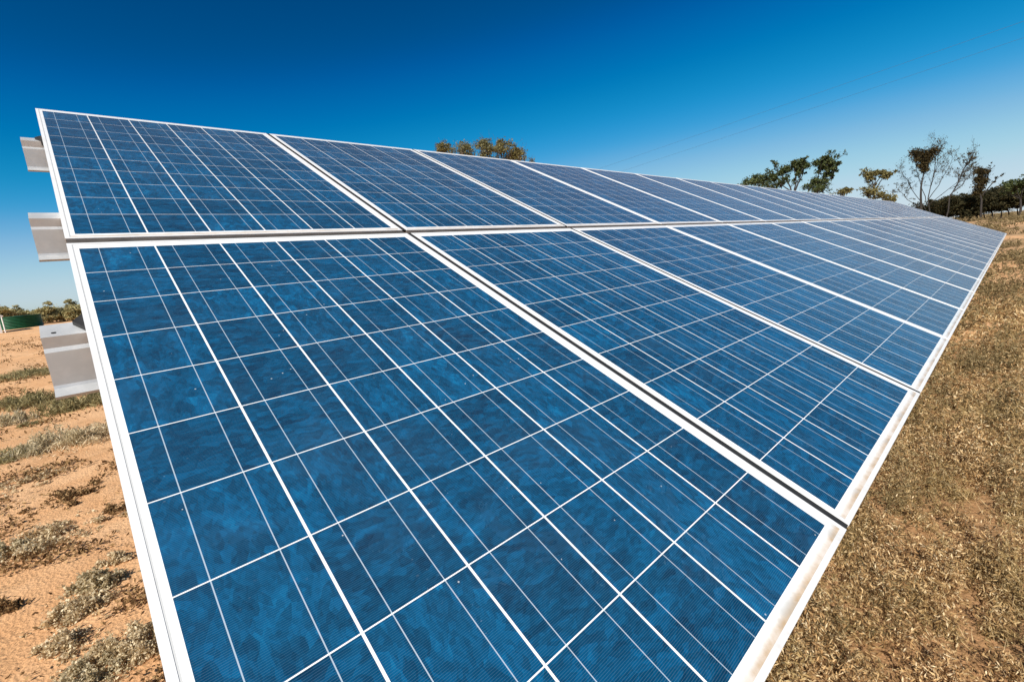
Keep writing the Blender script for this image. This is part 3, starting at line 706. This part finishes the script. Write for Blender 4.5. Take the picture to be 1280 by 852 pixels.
# ------------------------------------------------------------------ green tank and white shed, left
def tank():
    c = at(26, 412, 78); c[2] = float(height(c[0], c[1]))-.05
    r = empty('water_tank', c); tag(r, 'low round dark green corrugated water tank on the red soil', 'water tank')
    rad = 21/FPX*depth(c); Hh = 16/FPX*depth(c); n = 64
    b = MB(); prof = []
    for k in range(61):
        z = Hh*k/60; prof.append((rad+.05*math.sin(k/60*2*math.pi*9), z))
    vs = [(q*math.cos(2*math.pi*a/n), q*math.sin(2*math.pi*a/n), z) for q, z in prof for a in range(n)]
    b.add(vs, [(i*n+a, i*n+(a+1) % n, (i+1)*n+(a+1) % n, (i+1)*n+a) for i in range(60) for a in range(n)])
    b.build('wall', M['green'], r, True)
    b = MB(); vs = [((rad+.05)*math.cos(2*math.pi*a/n), (rad+.05)*math.sin(2*math.pi*a/n), Hh-.03) for a in range(n)]+[((rad+.05)*math.cos(2*math.pi*a/n), (rad+.05)*math.sin(2*math.pi*a/n), Hh+.03) for a in range(n)]+[(0, 0, Hh+.05)]
    b.add(vs, [(a, (a+1) % n, n+(a+1) % n, n+a) for a in range(n)]+[(n+a, n+(a+1) % n, 2*n) for a in range(n)])
    b.build('roof', M['green'], r)
tank()
def shed():
    c = at(-20, 412, 66); c[2] = float(height(c[0], c[1]))
    r = empty('shed', c, (0, 0, R(8))); tag(r, 'small white gable roofed shed cut by the left picture edge beside the tank', 'shed')
    k = depth(c)/FPX; hw = 14*k; hh = 20*k
    b = MB(); b.box((-hw, -1.2, -.1), (hw, 1.2, hh)); b.build('wall', M['white'], r)
    b = MB(); e = .3; rise = 10*k
    b.add([(-hw-e, -1.5, hh-.04), (0, -1.5, hh+rise), (hw+e, -1.5, hh-.04), (hw+e, -1.5, hh+.06), (0, -1.5, hh+rise+.1), (-hw-e, -1.5, hh+.06),
           (-hw-e, 1.5, hh-.04), (0, 1.5, hh+rise), (hw+e, 1.5, hh-.04), (hw+e, 1.5, hh+.06), (0, 1.5, hh+rise+.1), (-hw-e, 1.5, hh+.06)],
          [(0, 1, 4, 5), (1, 2, 3, 4), (6, 11, 10, 7), (7, 10, 9, 8), (5, 4, 10, 11), (4, 3, 9, 10), (0, 6, 7, 1), (1, 7, 8, 2), (2, 8, 9, 3), (0, 5, 11, 6)])
    b.build('roof', M['white'], r)
    b = MB(); b.tube([(hw+e-.12, -1.4, -.1), (hw+e-.12, -1.4, hh-.02)], .05, 6); b.build('post', M['white'], r)
shed()

# ------------------------------------------------------------------ power lines
def wire(p1, p2, z, label):
    d1, d2 = ray(*p1), ray(*p2)
    A = CAM+d1*((z-CAM[2])/d1[2]); B = CAM+d2*((z-CAM[2])/d2[2])
    D = (B-A); A = A-D*.6; B = B+D*1.2; L = np.linalg.norm(B-A)
    b = MB(); pts = []
    for k in range(41):
        t = k/40; q = A+(B-A)*t; q[2] += .0009*L*(2*t-1)**2*3; pts.append(q)
    b.tube(pts, .0055, 5)
    tag(b.build('power_line', M['wire'], None), label, 'power line', 'power lines across the sky')
wire((1234, 44.5), (759, 207.6), 10.5, 'upper one of two thin dark power lines slanting across the blue sky')
wire((1280, 49), (790, 210), 10.2, 'lower one of two thin dark power lines slanting across the blue sky')
